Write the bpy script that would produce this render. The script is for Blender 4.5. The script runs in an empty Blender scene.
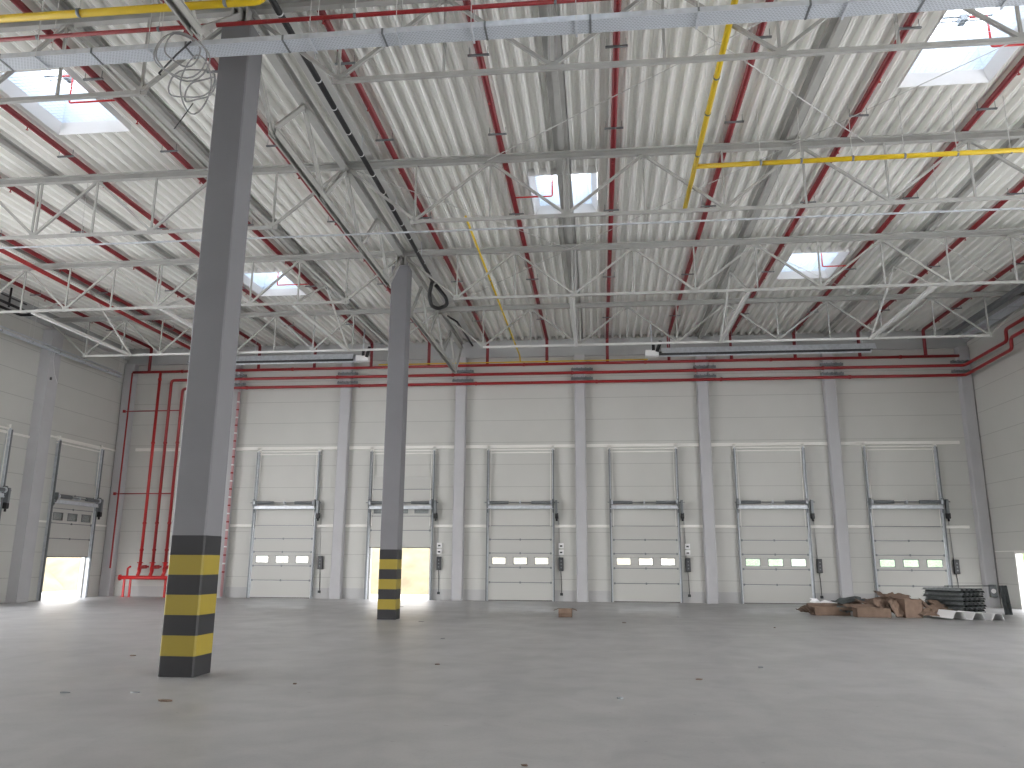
import bpy, math, random
from mathutils import Vector, Matrix
random.seed(7)
SC = bpy.context.scene
COL = SC.collection
V = Vector

# ------------------------------------------------------------------ camera
CAM_H = 1.554
FPX, PITCH, YAW, ROLL = 789.39, 0.2203, -0.1095, 0.0064
cd = bpy.data.cameras.new('camera'); cam = bpy.data.objects.new('camera', cd); COL.objects.link(cam)
cd.sensor_fit = 'HORIZONTAL'; cd.sensor_width = 36.0; cd.lens = FPX * 36.0 / 1024.0
cd.clip_start = 0.1; cd.clip_end = 500
_X = V((math.cos(YAW), -math.sin(YAW), 0)); _D = V((math.sin(YAW), math.cos(YAW), 0)); _Z = V((0, 0, 1))
_F = _D * math.cos(PITCH) + _Z * math.sin(PITCH); _U = -_D * math.sin(PITCH) + _Z * math.cos(PITCH)
_A = _X * math.cos(ROLL) + _U * math.sin(ROLL); _B = -_X * math.sin(ROLL) + _U * math.cos(ROLL)
m = Matrix((_A, _B, -_F)).transposed().to_4x4(); m.translation = V((0, 0, CAM_H))
cam.matrix_world = m
SC.camera = cam

# ------------------------------------------------------------------ world, exposure, lights
w = bpy.data.worlds.new('overcast_sky'); SC.world = w; w.use_nodes = True
nt = w.node_tree; bg = nt.nodes['Background']
tc = nt.nodes.new('ShaderNodeTexCoord'); sp = nt.nodes.new('ShaderNodeSeparateXYZ'); cr = nt.nodes.new('ShaderNodeValToRGB')
nt.links.new(tc.outputs['Generated'], sp.inputs[0]); nt.links.new(sp.outputs['Z'], cr.inputs[0]); nt.links.new(cr.outputs[0], bg.inputs[0])
cr.color_ramp.elements[0].position = 0.0; cr.color_ramp.elements[0].color = (0.97, 0.95, 0.945, 1)
cr.color_ramp.elements[1].position = 1.0; cr.color_ramp.elements[1].color = (0.87, 0.91, 1.0, 1)
bg.inputs[1].default_value = 3.2
vs = SC.view_settings
vs.view_transform = 'Standard'; vs.look = 'None'; vs.gamma = 1.0; vs.use_curve_mapping = False
SC.display_settings.display_device = 'sRGB'
vs.exposure = 1.56
SC.cycles.max_bounces = 10; SC.cycles.diffuse_bounces = 7; SC.cycles.glossy_bounces = 3
SC.cycles.transparent_max_bounces = 12; SC.cycles.caustics_reflective = False; SC.cycles.caustics_refractive = False
SC.cycles.use_denoising = True
SC.cycles.sample_clamp_indirect = 8.0

# roof light centres (daylight comes through them and through openings added in the side walls)
SKY = [(-0.74, 18.7), (-11.0, 24.5), (6.80, 24.4), (6.85, 13.5), (-10.9, 13.55)]
SKY_BEHIND = [(-0.74, 7.9), (-10.9, 2.8), (6.85, 2.8)]
SKX, SKYL = 0.84, 1.12

# ------------------------------------------------------------------ materials
MATS = {}
def mat(name, col, rough=0.6, metal=0.0, noise=None, bump=0.0, bscale=20.0, spec=0.5):
    """noise = (scale, amount): mottles the base colour."""
    if name in MATS: return MATS[name]
    M = bpy.data.materials.new(name); M.use_nodes = True; n = M.node_tree; b = n.nodes['Principled BSDF']
    b.inputs['Base Color'].default_value = (*col, 1); b.inputs['Roughness'].default_value = rough
    b.inputs['Metallic'].default_value = metal; b.inputs['Specular IOR Level'].default_value = spec
    if noise:
        t = n.nodes.new('ShaderNodeTexCoord'); no = n.nodes.new('ShaderNodeTexNoise'); no.inputs['Scale'].default_value = noise[0]
        no.inputs['Detail'].default_value = 6; n.links.new(t.outputs['Object'], no.inputs['Vector'])
        r = n.nodes.new('ShaderNodeValToRGB'); a = noise[1]
        r.color_ramp.elements[0].position = 0.3; r.color_ramp.elements[1].position = 0.72
        r.color_ramp.elements[0].color = (*[c * (1 - a) for c in col], 1); r.color_ramp.elements[1].color = (*[min(1, c * (1 + a)) for c in col], 1)
        n.links.new(no.outputs['Fac'], r.inputs[0]); n.links.new(r.outputs[0], b.inputs['Base Color'])
    if bump:
        t = n.nodes.new('ShaderNodeTexCoord'); no = n.nodes.new('ShaderNodeTexNoise'); no.inputs['Scale'].default_value = bscale
        n.links.new(t.outputs['Object'], no.inputs['Vector'])
        bp = n.nodes.new('ShaderNodeBump'); bp.inputs['Strength'].default_value = bump; bp.inputs['Distance'].default_value = 0.02
        n.links.new(no.outputs['Fac'], bp.inputs['Height']); n.links.new(bp.outputs[0], b.inputs['Normal'])
    MATS[name] = M; return M

M_STEEL = mat('painted_steel', (0.40, 0.40, 0.38), 0.5, noise=(3, .08))
M_STEEL_W = mat('white_steel', (0.62, 0.62, 0.60), 0.45)
M_GALV = mat('galvanised', (0.58, 0.61, 0.65), 0.42, 0.25, noise=(9, .12))
M_GALV_D = mat('dark_galvanised', (0.20, 0.215, 0.225), 0.45, 0.4)
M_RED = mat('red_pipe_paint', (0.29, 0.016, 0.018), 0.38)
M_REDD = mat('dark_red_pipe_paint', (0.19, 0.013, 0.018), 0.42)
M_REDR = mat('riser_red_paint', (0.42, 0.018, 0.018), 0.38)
M_REDB = mat('bright_red_paint', (0.56, 0.022, 0.022), 0.35)
M_YEL = mat('yellow_pipe_paint', (0.68, 0.47, 0.01), 0.4)
M_BLACK = mat('black_rubber', (0.012, 0.012, 0.013), 0.5)
M_DARK = mat('dark_plastic', (0.045, 0.048, 0.052), 0.5)
M_COLUMN = mat('column_concrete', (0.165, 0.165, 0.175), 0.7, noise=(1.2, .06), bump=.1, bscale=40)
M_PILLAR = mat('pillar_concrete', (0.47, 0.47, 0.485), 0.75, noise=(1.5, .04))
M_BLKPAINT = mat('black_paint', (0.014, 0.014, 0.016), 0.55)
M_YELPAINT = mat('yellow_paint', (0.27, 0.205, 0.02), 0.55)
M_DOOR = mat('door_panel_white', (0.50, 0.50, 0.475), 0.5)
M_GIRT = mat('trim_white', (0.80, 0.79, 0.75), 0.5)
M_WHITE = mat('white_enamel', (0.80, 0.80, 0.80), 0.4)
M_WELL = mat('rooflight_lining', (0.70, 0.78, 0.86), 0.5)  # pale blue of the sky light is put into this colour
M_BEAM = mat('edge_beam_grey', (0.42, 0.43, 0.43), 0.7)
M_CARD = mat('cardboard', (0.19, 0.13, 0.095), 0.85, noise=(6, .18))
M_CARD_D = mat('cardboard_brown', (0.155, 0.105, 0.075), 0.85, noise=(6, .2))
M_CABLE = mat('grey_cable', (0.30, 0.30, 0.30), 0.5)
M_PINK = mat('pink_red_wrap', (0.55, 0.33, 0.34), 0.6)
M_GREYOFF = mat('grey_offcut', (0.22, 0.235, 0.24), 0.5, 0.3, noise=(12, .3))
M_DARKOFF = mat('dark_offcut', (0.075, 0.085, 0.085), 0.6, 0.2, noise=(9, .3))
M_SAND = mat('sandy_soil', (0.22, 0.18, 0.11), 0.95, noise=(1.3, .22), bump=.6, bscale=3)
M_GRASS = mat('grass_green', (0.10, 0.15, 0.055), 0.95, noise=(2.2, .4), bump=.6, bscale=5)
M_APRON = mat('pale_concrete', (0.66, 0.65, 0.63), 0.9, noise=(.6, .06))

def ridge_mat(name, col, period, off, axis='Z', dark=0.72, rough=0.5, width=0.022, vertical=None):
    """sheet panels with a thin dark joint every period metres."""
    M = bpy.data.materials.new(name); M.use_nodes = True; n = M.node_tree; b = n.nodes['Principled BSDF']
    t = n.nodes.new('ShaderNodeTexCoord'); s = n.nodes.new('ShaderNodeSeparateXYZ'); n.links.new(t.outputs['Object'], s.inputs[0])
    def M_(op, a, bb=None):
        x = n.nodes.new('ShaderNodeMath'); x.operation = op
        for i, v in enumerate((a, bb)):
            if v is None: continue
            if isinstance(v, (int, float)): x.inputs[i].default_value = v
            else: n.links.new(v, x.inputs[i])
        return x.outputs[0]
    f = M_('FRACT', M_('DIVIDE', M_('SUBTRACT', s.outputs[axis], off), period))
    j = M_('LESS_THAN', f, width / period)
    # faint micro ribs inside the panels
    f2 = M_('FRACT', M_('DIVIDE', s.outputs[axis], 0.1))
    no = n.nodes.new('ShaderNodeTexNoise'); no.inputs['Scale'].default_value = 0.8; n.links.new(t.outputs['Object'], no.inputs['Vector'])
    mx = n.nodes.new('ShaderNodeMixRGB'); mx.inputs[1].default_value = (*col, 1); mx.inputs[2].default_value = (*[c * dark for c in col], 1)
    n.links.new(j, mx.inputs[0])
    mx2 = n.nodes.new('ShaderNodeMixRGB'); mx2.blend_type = 'MULTIPLY'; mx2.inputs[0].default_value = 0.10
    n.links.new(mx.outputs[0], mx2.inputs[1]); n.links.new(no.outputs['Fac'], mx2.inputs[2]); n.links.new(mx2.outputs[0], b.inputs['Base Color'])
    bp = n.nodes.new('ShaderNodeBump'); bp.inputs['Strength'].default_value = 0.25; bp.inputs['Distance'].default_value = 0.004
    n.links.new(M_('ADD', M_('MULTIPLY', M_('LESS_THAN', f2, 0.5), .25), M_('MULTIPLY', j, -2)), bp.inputs['Height']); n.links.new(bp.outputs[0], b.inputs['Normal'])
    b.inputs['Roughness'].default_value = rough
    return M
M_WALL = ridge_mat('wall_panel', (0.57, 0.57, 0.54), 0.92, 0.83)
M_DECK = mat('deck_sheet', (0.88, 0.88, 0.85), 0.38, 0.0, noise=(.5, .06))

def perf_mat():
    # galvanised sheet with rows of punched slots
    M = bpy.data.materials.new('perforated_sheet'); M.use_nodes = True; n = M.node_tree; b = n.nodes['Principled BSDF']
    t = n.nodes.new('ShaderNodeTexCoord'); k = n.nodes.new('ShaderNodeTexBrick'); n.links.new(t.outputs['Object'], k.inputs['Vector'])
    k.inputs['Scale'].default_value = 1.0; k.inputs['Brick Width'].default_value = .05; k.inputs['Row Height'].default_value = .035
    k.inputs['Mortar Size'].default_value = .010; k.inputs['Mortar Smooth'].default_value = .2; k.offset = 0.5
    k.inputs['Color1'].default_value = (.40, .43, .47, 1); k.inputs['Color2'].default_value = (.42, .45, .49, 1); k.inputs['Mortar'].default_value = (.62, .66, .71, 1)
    n.links.new(k.outputs['Color'], b.inputs['Base Color']); b.inputs['Roughness'].default_value = .4; b.inputs['Metallic'].default_value = .2
    return M
M_PERF = perf_mat()

def floor_mat():
    M = bpy.data.materials.new('power_floated_concrete'); M.use_nodes = True; n = M.node_tree; b = n.nodes['Principled BSDF']
    t = n.nodes.new('ShaderNodeTexCoord')
    def noise(scale, detail, sx=1, sy=1, dist=0.0):
        mp = n.nodes.new('ShaderNodeMapping'); mp.inputs['Scale'].default_value = (sx, sy, 1); n.links.new(t.outputs['Object'], mp.inputs[0])
        x = n.nodes.new('ShaderNodeTexNoise'); x.inputs['Scale'].default_value = scale; x.inputs['Detail'].default_value = detail
        x.inputs['Distortion'].default_value = dist; n.links.new(mp.outputs[0], x.inputs['Vector']); return x.outputs['Fac']
    def ramp(src, p0, p1, c0, c1):
        r = n.nodes.new('ShaderNodeValToRGB'); r.color_ramp.elements[0].position = p0; r.color_ramp.elements[1].position = p1
        r.color_ramp.elements[0].color = (*c0, 1); r.color_ramp.elements[1].color = (*c1, 1); n.links.new(src, r.inputs[0]); return r.outputs[0]
    def mul(a, bb, f=1.0):
        x = n.nodes.new('ShaderNodeMixRGB'); x.blend_type = 'MULTIPLY'; x.inputs[0].default_value = f; n.links.new(a, x.inputs[1]); n.links.new(bb, x.inputs[2]); return x.outputs[0]
    c = ramp(noise(.35, 7, 1, .8, .6), .32, .7, (.315, .311, .304), (.350, .346, .339))
    c = mul(c, ramp(noise(1.7, 9, 1, 1, 1.0), .3, .62, (.86, .86, .87), (1, 1, 1)))
    c = mul(c, ramp(noise(.6, 5, 1, .12, 1.6), .36, .5, (.90, .90, .91), (1, 1, 1)))
    c = mul(c, ramp(noise(30, 3), .3, .5, (.93, .93, .93), (1, 1, 1)))
    c = mul(c, ramp(noise(9, 2), .24, .27, (.72, .72, .72), (1, 1, 1)))
    n.links.new(c, b.inputs['Base Color'])
    r = ramp(noise(.9, 4), .3, .7, (.34, .34, .34), (.46, .46, .46)); n.links.new(r, b.inputs['Roughness']); b.inputs['Specular IOR Level'].default_value = .65
    bp = n.nodes.new('ShaderNodeBump'); bp.inputs['Strength'].default_value = .04; bp.inputs['Distance'].default_value = .01
    n.links.new(noise(14, 6), bp.inputs['Height']); n.links.new(bp.outputs[0], b.inputs['Normal'])
    return M
M_FLOOR = floor_mat()

def pane_mat(name, tint, t=0.75):
    M = bpy.data.materials.new(name); M.use_nodes = True; n = M.node_tree
    for x in list(n.nodes):
        if x.type != 'OUTPUT_MATERIAL': n.nodes.remove(x)
    o = n.nodes['Material Output']; a = n.nodes.new('ShaderNodeBsdfTransparent'); a.inputs[0].default_value = (*tint, 1)
    b = n.nodes.new('ShaderNodeBsdfTranslucent'); b.inputs[0].default_value = (*tint, 1)
    g = n.nodes.new('ShaderNodeBsdfGlossy'); g.inputs['Roughness'].default_value = .05
    m1 = n.nodes.new('ShaderNodeMixShader'); m1.inputs[0].default_value = t; n.links.new(b.outputs[0], m1.inputs[1]); n.links.new(a.outputs[0], m1.inputs[2])
    m2 = n.nodes.new('ShaderNodeMixShader'); m2.inputs[0].default_value = .04; n.links.new(m1.outputs[0], m2.inputs[1]); n.links.new(g.outputs[0], m2.inputs[2])
    n.links.new(m2.outputs[0], o.inputs[0]); return M
M_PANE = pane_mat('acrylic_pane', (.90, .92, .93), .93)
M_DOME = pane_mat('opal_dome', (.62, .66, .70), .6)

# ------------------------------------------------------------------ mesh builder
class MB:
    def __init__(s): s.v = []; s.f = []; s.sm = []
    def quad(s, a, b, c, d, sm=False):
        i = len(s.v); s.v += [tuple(a), tuple(b), tuple(c), tuple(d)]; s.f.append((i, i+1, i+2, i+3)); s.sm.append(sm)
    def box(s, x0, x1, y0, y1, z0, z1):
        i = len(s.v)
        s.v += [(x0,y0,z0),(x1,y0,z0),(x1,y1,z0),(x0,y1,z0),(x0,y0,z1),(x1,y0,z1),(x1,y1,z1),(x0,y1,z1)]
        for f in ((0,3,2,1),(4,5,6,7),(0,1,5,4),(1,2,6,5),(2,3,7,6),(3,0,4,7)): s.f.append(tuple(i+k for k in f)); s.sm.append(False)
        return s
    def bbox(s, x0, x1, y0, y1, z0, z1, c=0.01):
        """box with chamfered vertical and horizontal edges (octagonal section along x)"""
        pr = [(y0+c,z0),(y1-c,z0),(y1,z0+c),(y1,z1-c),(y1-c,z1),(y0+c,z1),(y0,z1-c),(y0,z0+c)]
        return s.prism([(V((x0, y, z))) for y, z in pr], V((x1-x0, 0, 0)))
    def prism(s, pts, d):
        i = len(s.v); n = len(pts); d = V(d)
        s.v += [tuple(V(p)) for p in pts] + [tuple(V(p)+d) for p in pts]
        for k in range(n):
            s.f.append((i+k, i+(k+1)%n, i+n+(k+1)%n, i+n+k)); s.sm.append(False)
        s.f.append(tuple(i+k for k in reversed(range(n)))); s.f.append(tuple(i+n+k for k in range(n))); s.sm += [False, False]
        return s
    def beam(s, p, q, w, h, up=(0,0,1)):
        p, q = V(p), V(q); d = (q-p).normalized(); u = V(up)
        if abs(d.dot(u)) > .98: u = V((0,1,0))
        r = d.cross(u).normalized(); u = r.cross(d).normalized()
        s.prism([p + r*a*w/2 + u*b*h/2 for a, b in ((-1,-1),(1,-1),(1,1),(-1,1))], q-p); return s
    def angle(s, p, q, w, t, up=(0,0,1), flip=1):
        """L section"""
        p, q = V(p), V(q); d = (q-p).normalized(); u = V(up)
        if abs(d.dot(u)) > .98: u = V((0,1,0))
        r = d.cross(u).normalized()*flip; u = r.cross(d).normalized()*flip
        s.prism([p + r*a + u*b for a, b in ((0,0),(w,0),(w,t),(t,t),(t,w),(0,w))], q-p); return s
    def tube(s, pts, r, n=10, caps=True):
        pts = [V(p) for p in pts]; m = len(pts); rings = []
        d0 = (pts[1]-pts[0]).normalized(); u = V((0,0,1))
        if abs(d0.dot(u)) > .9: u = V((0,1,0))
        nrm = (u - d0*u.dot(d0)).normalized()
        for i in range(m):
            if i == 0: t = d0; sc = 1
            elif i == m-1: t = (pts[-1]-pts[-2]).normalized(); sc = 1
            else:
                a = (pts[i]-pts[i-1]).normalized(); b = (pts[i+1]-pts[i]).normalized(); t = (a+b)
                t = t.normalized() if t.length > 1e-6 else a; sc = 1
            nrm = (nrm - t*nrm.dot(t)); nrm = nrm.normalized() if nrm.length > 1e-6 else t.orthogonal().normalized()
            bn = t.cross(nrm); base = len(s.v)
            rr = r[i] if isinstance(r, (list, tuple)) else r
            for k in range(n):
                a = 2*math.pi*k/n; s.v.append(tuple(pts[i] + nrm*math.cos(a)*rr + bn*math.sin(a)*rr))
            rings.append(base)
        for i in range(m-1):
            for k in range(n):
                s.f.append((rings[i]+k, rings[i]+(k+1)%n, rings[i+1]+(k+1)%n, rings[i+1]+k)); s.sm.append(True)
        if caps:
            s.f.append(tuple(rings[0]+k for k in reversed(range(n)))); s.f.append(tuple(rings[-1]+k for k in range(n))); s.sm += [False, False]
        return s
    def build(s, name, material, parent=None):
        root = parent
        while root is not None and root.parent is not None: root = root.parent
        off = V(root.location) if root is not None else V((0, 0, 0))
        me = bpy.data.meshes.new(name); me.from_pydata([(a-off.x, q-off.y, c-off.z) for a, q, c in s.v], [], s.f); me.validate()
        if len(me.polygons) == len(s.sm): me.polygons.foreach_set('use_smooth', s.sm)
        me.materials.append(material); o = bpy.data.objects.new(name, me); COL.objects.link(o)
        if parent is not None: o.parent = parent
        return o

def bend(pts, rad=.12, n=4):
    """polyline with rounded corners"""
    pts = [V(p) for p in pts]; out = [pts[0]]
    for i in range(1, len(pts)-1):
        a = (pts[i-1]-pts[i]).normalized(); b = (pts[i+1]-pts[i]).normalized()
        p0 = pts[i]+a*rad; p2 = pts[i]+b*rad
        for k in range(n+1):
            t = k/n; out.append(p0*(1-t)**2 + pts[i]*2*t*(1-t) + p2*t*t)
    out.append(pts[-1]); return out

def tag(o, label=None, cat=None, group=None, kind=None):
    if label: o['label'] = label
    if cat: o['category'] = cat
    if group: o['group'] = group
    if kind: o['kind'] = kind
    return o
def thing(name, loc, label, cat, group=None, kind=None):
    o = bpy.data.objects.new(name, None); o.empty_display_size = .2; o.location = loc; COL.objects.link(o)
    return tag(o, label, cat, group, kind)
def S(o, label=None): tag(o, label, None, None, 'structure'); return o
def copy_tree(o, parent=None, delta=None):
    c = o.copy(); COL.objects.link(c)
    if parent is not None: c.parent = parent
    for ch in list(o.children): copy_tree(ch, c)
    return c
# parts are given in world coordinates and stored relative to their thing's Empty, so a copied thing moves with its Empty
ORD = ['first','second','third','fourth','fifth','sixth','seventh','eighth','ninth','tenth','eleventh','twelfth','thirteenth','fourteenth','fifteenth','sixteenth']

# ------------------------------------------------------------------ dimensions
XC = -5.70            # column line
YC = [10.90, 21.69]   # free columns
YT = [10.90, 16.29, 21.69, 27.08]   # trusses
YW = 32.35            # back wall inner face
XL, XR = -20.9, 14.75 # side walls
ZT, ZB = 10.48, 9.03  # truss chords
ZD = 10.72            # underside of roof deck
YREAR = -26.0         # the hall goes on behind the photographer
DOORX = [-13.08, -8.12, -3.17, 1.80, 6.77, 11.77]
DW = 1.33             # half width of a dock door
DH = 2.93

# ------------------------------------------------------------------ shell
b = MB(); b.box(XL-.25, XR+.25, YREAR, YW+.25, -.3, 0); S(b.build('floor', M_FLOOR), 'dusty grey power-floated concrete floor of the empty hall')

def wall(name, axis, pos, thick, a0, a1, z0, z1, holes, label):
    """axis 'y': face at y=pos running along x; axis 'x': face at x=pos running along y. thick signed away from the room"""
    us = sorted({a0, a1, *[h[0] for h in holes], *[h[1] for h in holes]}); zs = sorted({z0, z1, *[h[2] for h in holes], *[h[3] for h in holes]})
    b = MB()
    def hole(u, z): return any(h[0] < u < h[1] and h[2] < z < h[3] for h in holes)
    for i in range(len(us)-1):
        for k in range(len(zs)-1):
            u0, u1, q0, q1 = us[i], us[i+1], zs[k], zs[k+1]
            if hole((u0+u1)/2, (q0+q1)/2): continue
            p, r = min(pos, pos+thick), max(pos, pos+thick)
            if axis == 'y': b.box(u0, u1, p, r, q0, q1)
            else: b.box(p, r, u0, u1, q0, q1)
    return S(b.build(name, M_WALL), label)
wall('wall_back', 'y', YW, .16, XL-.2, XR+.2, 0, 10.9, [(x-DW+.10, x+DW-.10, 0, DH-.03) for x in DOORX], 'pale grey sandwich panel wall with six dock doors')
LD = [29.70, 24.36]   # left wall doors (centre y)
wall('wall_left', 'x', XL, -.16, YREAR, YW, 0, 10.9, [(y-DW+.10, y+DW-.10, 0, DH-.03) for y in LD]+[(0.0, 22.6, 0, 8.0)], 'pale grey sandwich panel side wall on the left')  # last hole is an unseen opening added to let daylight in from the left
wall('wall_rear', 'y', YREAR, -.16, XL-.2, XR+.2, 0, 10.9, [(x-DW, x+DW, 0, DH) for x in (-13.08, -3.17, 6.77)], 'sandwich panel wall behind the photographer')
RD = (28.0, 30.55, 0, 1.93)
wall('wall_right', 'x', XR, .16, YREAR, YW, 0, 10.9, [RD, (-4.0, 19.5, 0, 7.2)], 'pale grey sandwich panel side wall on the right')  # big second hole: out of view, added for daylight from the right

# roof deck: trapezoidal sheet running away from the camera, cut out for the roof lights
P = 5.0/17
skyholes = [(x-SKX, x+SKX, y-SKYL, y+SKYL) for x, y in SKY+SKY_BEHIND]
b = MB(); x = XL-.2; prof = []
while x < XR+.3:
    prof += [(x, ZD), (x+.028, ZD), (x+.034, ZD+.014), (x+.046, ZD+.014), (x+.052, ZD), (x+.080, ZD), (x+.110, ZD+.17), (x+.172, ZD+.17), (x+.180, ZD+.155), (x+.194, ZD+.155), (x+.202, ZD+.17), (x+.264, ZD+.17)]
    x += P
for i in range(len(prof)-1):
    (xa, za), (xb, zb) = prof[i], prof[i+1]; xm = (xa+xb)/2
    hs = sorted((h[2], h[3]) for h in skyholes if h[0] < xm < h[1]); y = YREAR; seg = []
    for h0, h1 in hs: seg.append((y, h0)); y = h1
    seg.append((y, YW+.2))
    for y0, y1 in seg: b.quad((xa, y0, za), (xa, y1, za), (xb, y1, zb), (xb, y0, zb))
S(b.build('ceiling', M_DECK), 'ribbed white steel roof deck over the hall')
b = MB()      # insulation and membrane above the deck
xs = sorted({XL-.3, XR+.3, *[h[0]-.02 for h in skyholes], *[h[1]+.02 for h in skyholes]}); ys = sorted({YREAR, YW+.3, *[h[2] for h in skyholes], *[h[3] for h in skyholes]})
for i in range(len(xs)-1):
    for k in range(len(ys)-1):
        xm, ym = (xs[i]+xs[i+1])/2, (ys[k]+ys[k+1])/2
        if any(h[0]-.02 < xm < h[1]+.02 and h[2] < ym < h[3] for h in skyholes): continue
        b.box(xs[i], xs[i+1], ys[k], ys[k+1], ZD+.175, ZD+.35)
S(b.build('roof_slab', M_BEAM), 'insulated roof build-up above the deck')

# perimeter beams at the wall heads
b = MB().box(XL, XR, YW-.12, YW, 9.98, ZD); S(b.build('trim_1', M_BEAM), 'grey edge beam along the head of the back wall')
b = MB().box(XL, XL+.10, 5, YW-.12, 10.2, ZD); S(b.build('trim_2', M_BEAM), 'grey edge beam along the head of the left wall')
b = MB().box(XR-.10, XR, 5, YW-.12, 10.2, ZD); S(b.build('trim_3', M_BEAM), 'grey edge beam along the head of the right wall')

# outside: yard apron and banks seen through the open doors
b = MB().box(XL-14, XR+14, YW+.25, YW+6, -.3, -.02).box(XL-45, XL-.25, -40, YW+.25, -.3, -.02).box(XR+.25, XR+45, -40, YW+.25, -.3, -.02)  # side yards are unseen, widened to bounce daylight up to the deck
S(b.build('ground', M_APRON), 'pale concrete yard outside the dock doors')
def bank(name, x0, x1, y0, y1, rise, h, m, label):
    b = MB(); nx, ny = 26, 14; rnd = random.Random(len(name)); idx = {}
    for i in range(nx+1):
        for k in range(ny+1):
            u, v = i/nx, k/ny
            if rise == 'y': hh = v
            elif rise == '-x': hh = 1-u
            else: hh = u
            z = -.05 + h*min(1, max(0, hh*1.6))**.9 + rnd.uniform(-.09, .09)*(hh > .03)
            idx[i, k] = len(b.v); b.v.append((x0+(x1-x0)*u, y0+(y1-y0)*v, z))
    for i in range(nx):
        for k in range(ny):
            b.f.append((idx[i,k], idx[i+1,k], idx[i+1,k+1], idx[i,k+1])); b.sm.append(True)
    S(b.build(name, m), label)
bank('ground_bank', XL-14, 4.4, YW+5, YW+14, 'y', 4.2, M_SAND, 'sunlit sandy soil bank beyond the dock doors')
bank('ground_slope', 4.4, XR+14, YW+5, YW+14, 'y', 4.2, M_GRASS, 'grassy green bank beyond the dock doors')
bank('ground_mound', XL-14, XL-5, 22, YW+5, '-x', 4.2, M_SAND, 'sandy soil bank outside the left wall')

# ------------------------------------------------------------------ free standing columns
def column(y, label, dz):
    t = thing('concrete_column', (XC, y, 0), label, 'column', kind='thing')
    h = .25; c = .02; zt = 10.02
    pr = [(-h+c,-h),(h-c,-h),(h,-h+c),(h,h-c),(h-c,h),(-h+c,h),(-h,h-c),(-h,-h+c)]
    b = MB().prism([V((XC+a, y+q, 0)) for a, q in pr], (0, 0, zt)); b.build('shaft', M_COLUMN, t)
    for k in range(7):
        g = .004; e = [(a*(1+g/h), q*(1+g/h)) for a, q in pr]
        o = MB().prism([V((XC+a, y+q, k*dz+.001)) for a, q in e], (0, 0, dz-.001)).build('hazard_stripe', M_BLKPAINT if k % 2 == 0 else M_YELPAINT, t)
        o['label'] = 'black painted stripe' if k % 2 == 0 else 'yellow painted stripe'
    b = MB().box(XC-.24, XC+.24, y-.2, y+.2, zt, zt+.03).box(XC-.02, XC+.02, y-.2, y+.2, zt+.03, ZT-.08).box(XC-.14, XC-.11, y-.18, y+.18, zt+.03, ZT-.08).box(XC+.11, XC+.14, y-.18, y+.18, zt+.03, ZT-.08).box(XC-.2, XC+.2, y-.12, y+.12, ZT-.1, ZT-.08)
    b.build('bearing_plate', M_STEEL, t)
    for sx in (-.19, .19):
        for sy in (-.15, .15): MB().tube([(XC+sx, y+sy, zt+.03), (XC+sx, y+sy, zt+.12)], .015, 6).build('bolt', M_GALV_D, t)
    return t
column(YC[0], 'tall grey concrete column in the foreground with black and yellow striped foot', .2675)
column(YC[1], 'smaller looking farther grey column with striped foot before the open dock door', .262)

# ------------------------------------------------------------------ wall pillars (precast, built against the walls)
PX = [XC+5*k for k in range(-3, 5)]
names_p = ['in the left corner', 'beside the pink wrapped pipe', 'between the first and second dock doors', 'left of the third dock door',
           'between the third and fourth dock doors', 'between the fourth and fifth dock doors', 'between the fifth and sixth dock doors', 'in the right corner']
for k, x in enumerate(PX):
    if k == 0: x = -20.63
    if k == 7: x = 14.50
    c = .03; hw = .22 if k else .24
    b = MB().prism([V(p) for p in ((x-hw, YW, 0), (x-hw, YW-.30+c, 0), (x-hw+c, YW-.30, 0), (x+hw-c, YW-.30, 0), (x+hw, YW-.30+c, 0), (x+hw, YW, 0))], (0, 0, 9.98))
    tag(b.build('wall_pillar', M_PILLAR), 'light grey concrete wall pillar ' + names_p[k], 'pillar', 'pillars along the back wall', 'thing')
for (x0, x1, y, lb) in ((XL, XL+.42, 27.08, 'light grey pillar on the left wall between its two doors'), (XR-.29, XR, 26.95, 'light grey pillar on the right wall at the frame edge')):
    c = .03
    b = MB().prism([V(p) for p in ((x0, y-.3, 0), (x1, y-.3, 0), (x1, y+.3, 0), (x0, y+.3, 0))], (0, 0, 10.03)); tag(b.build('wall_pillar', M_PILLAR), lb, 'pillar', None, 'thing')

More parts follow.
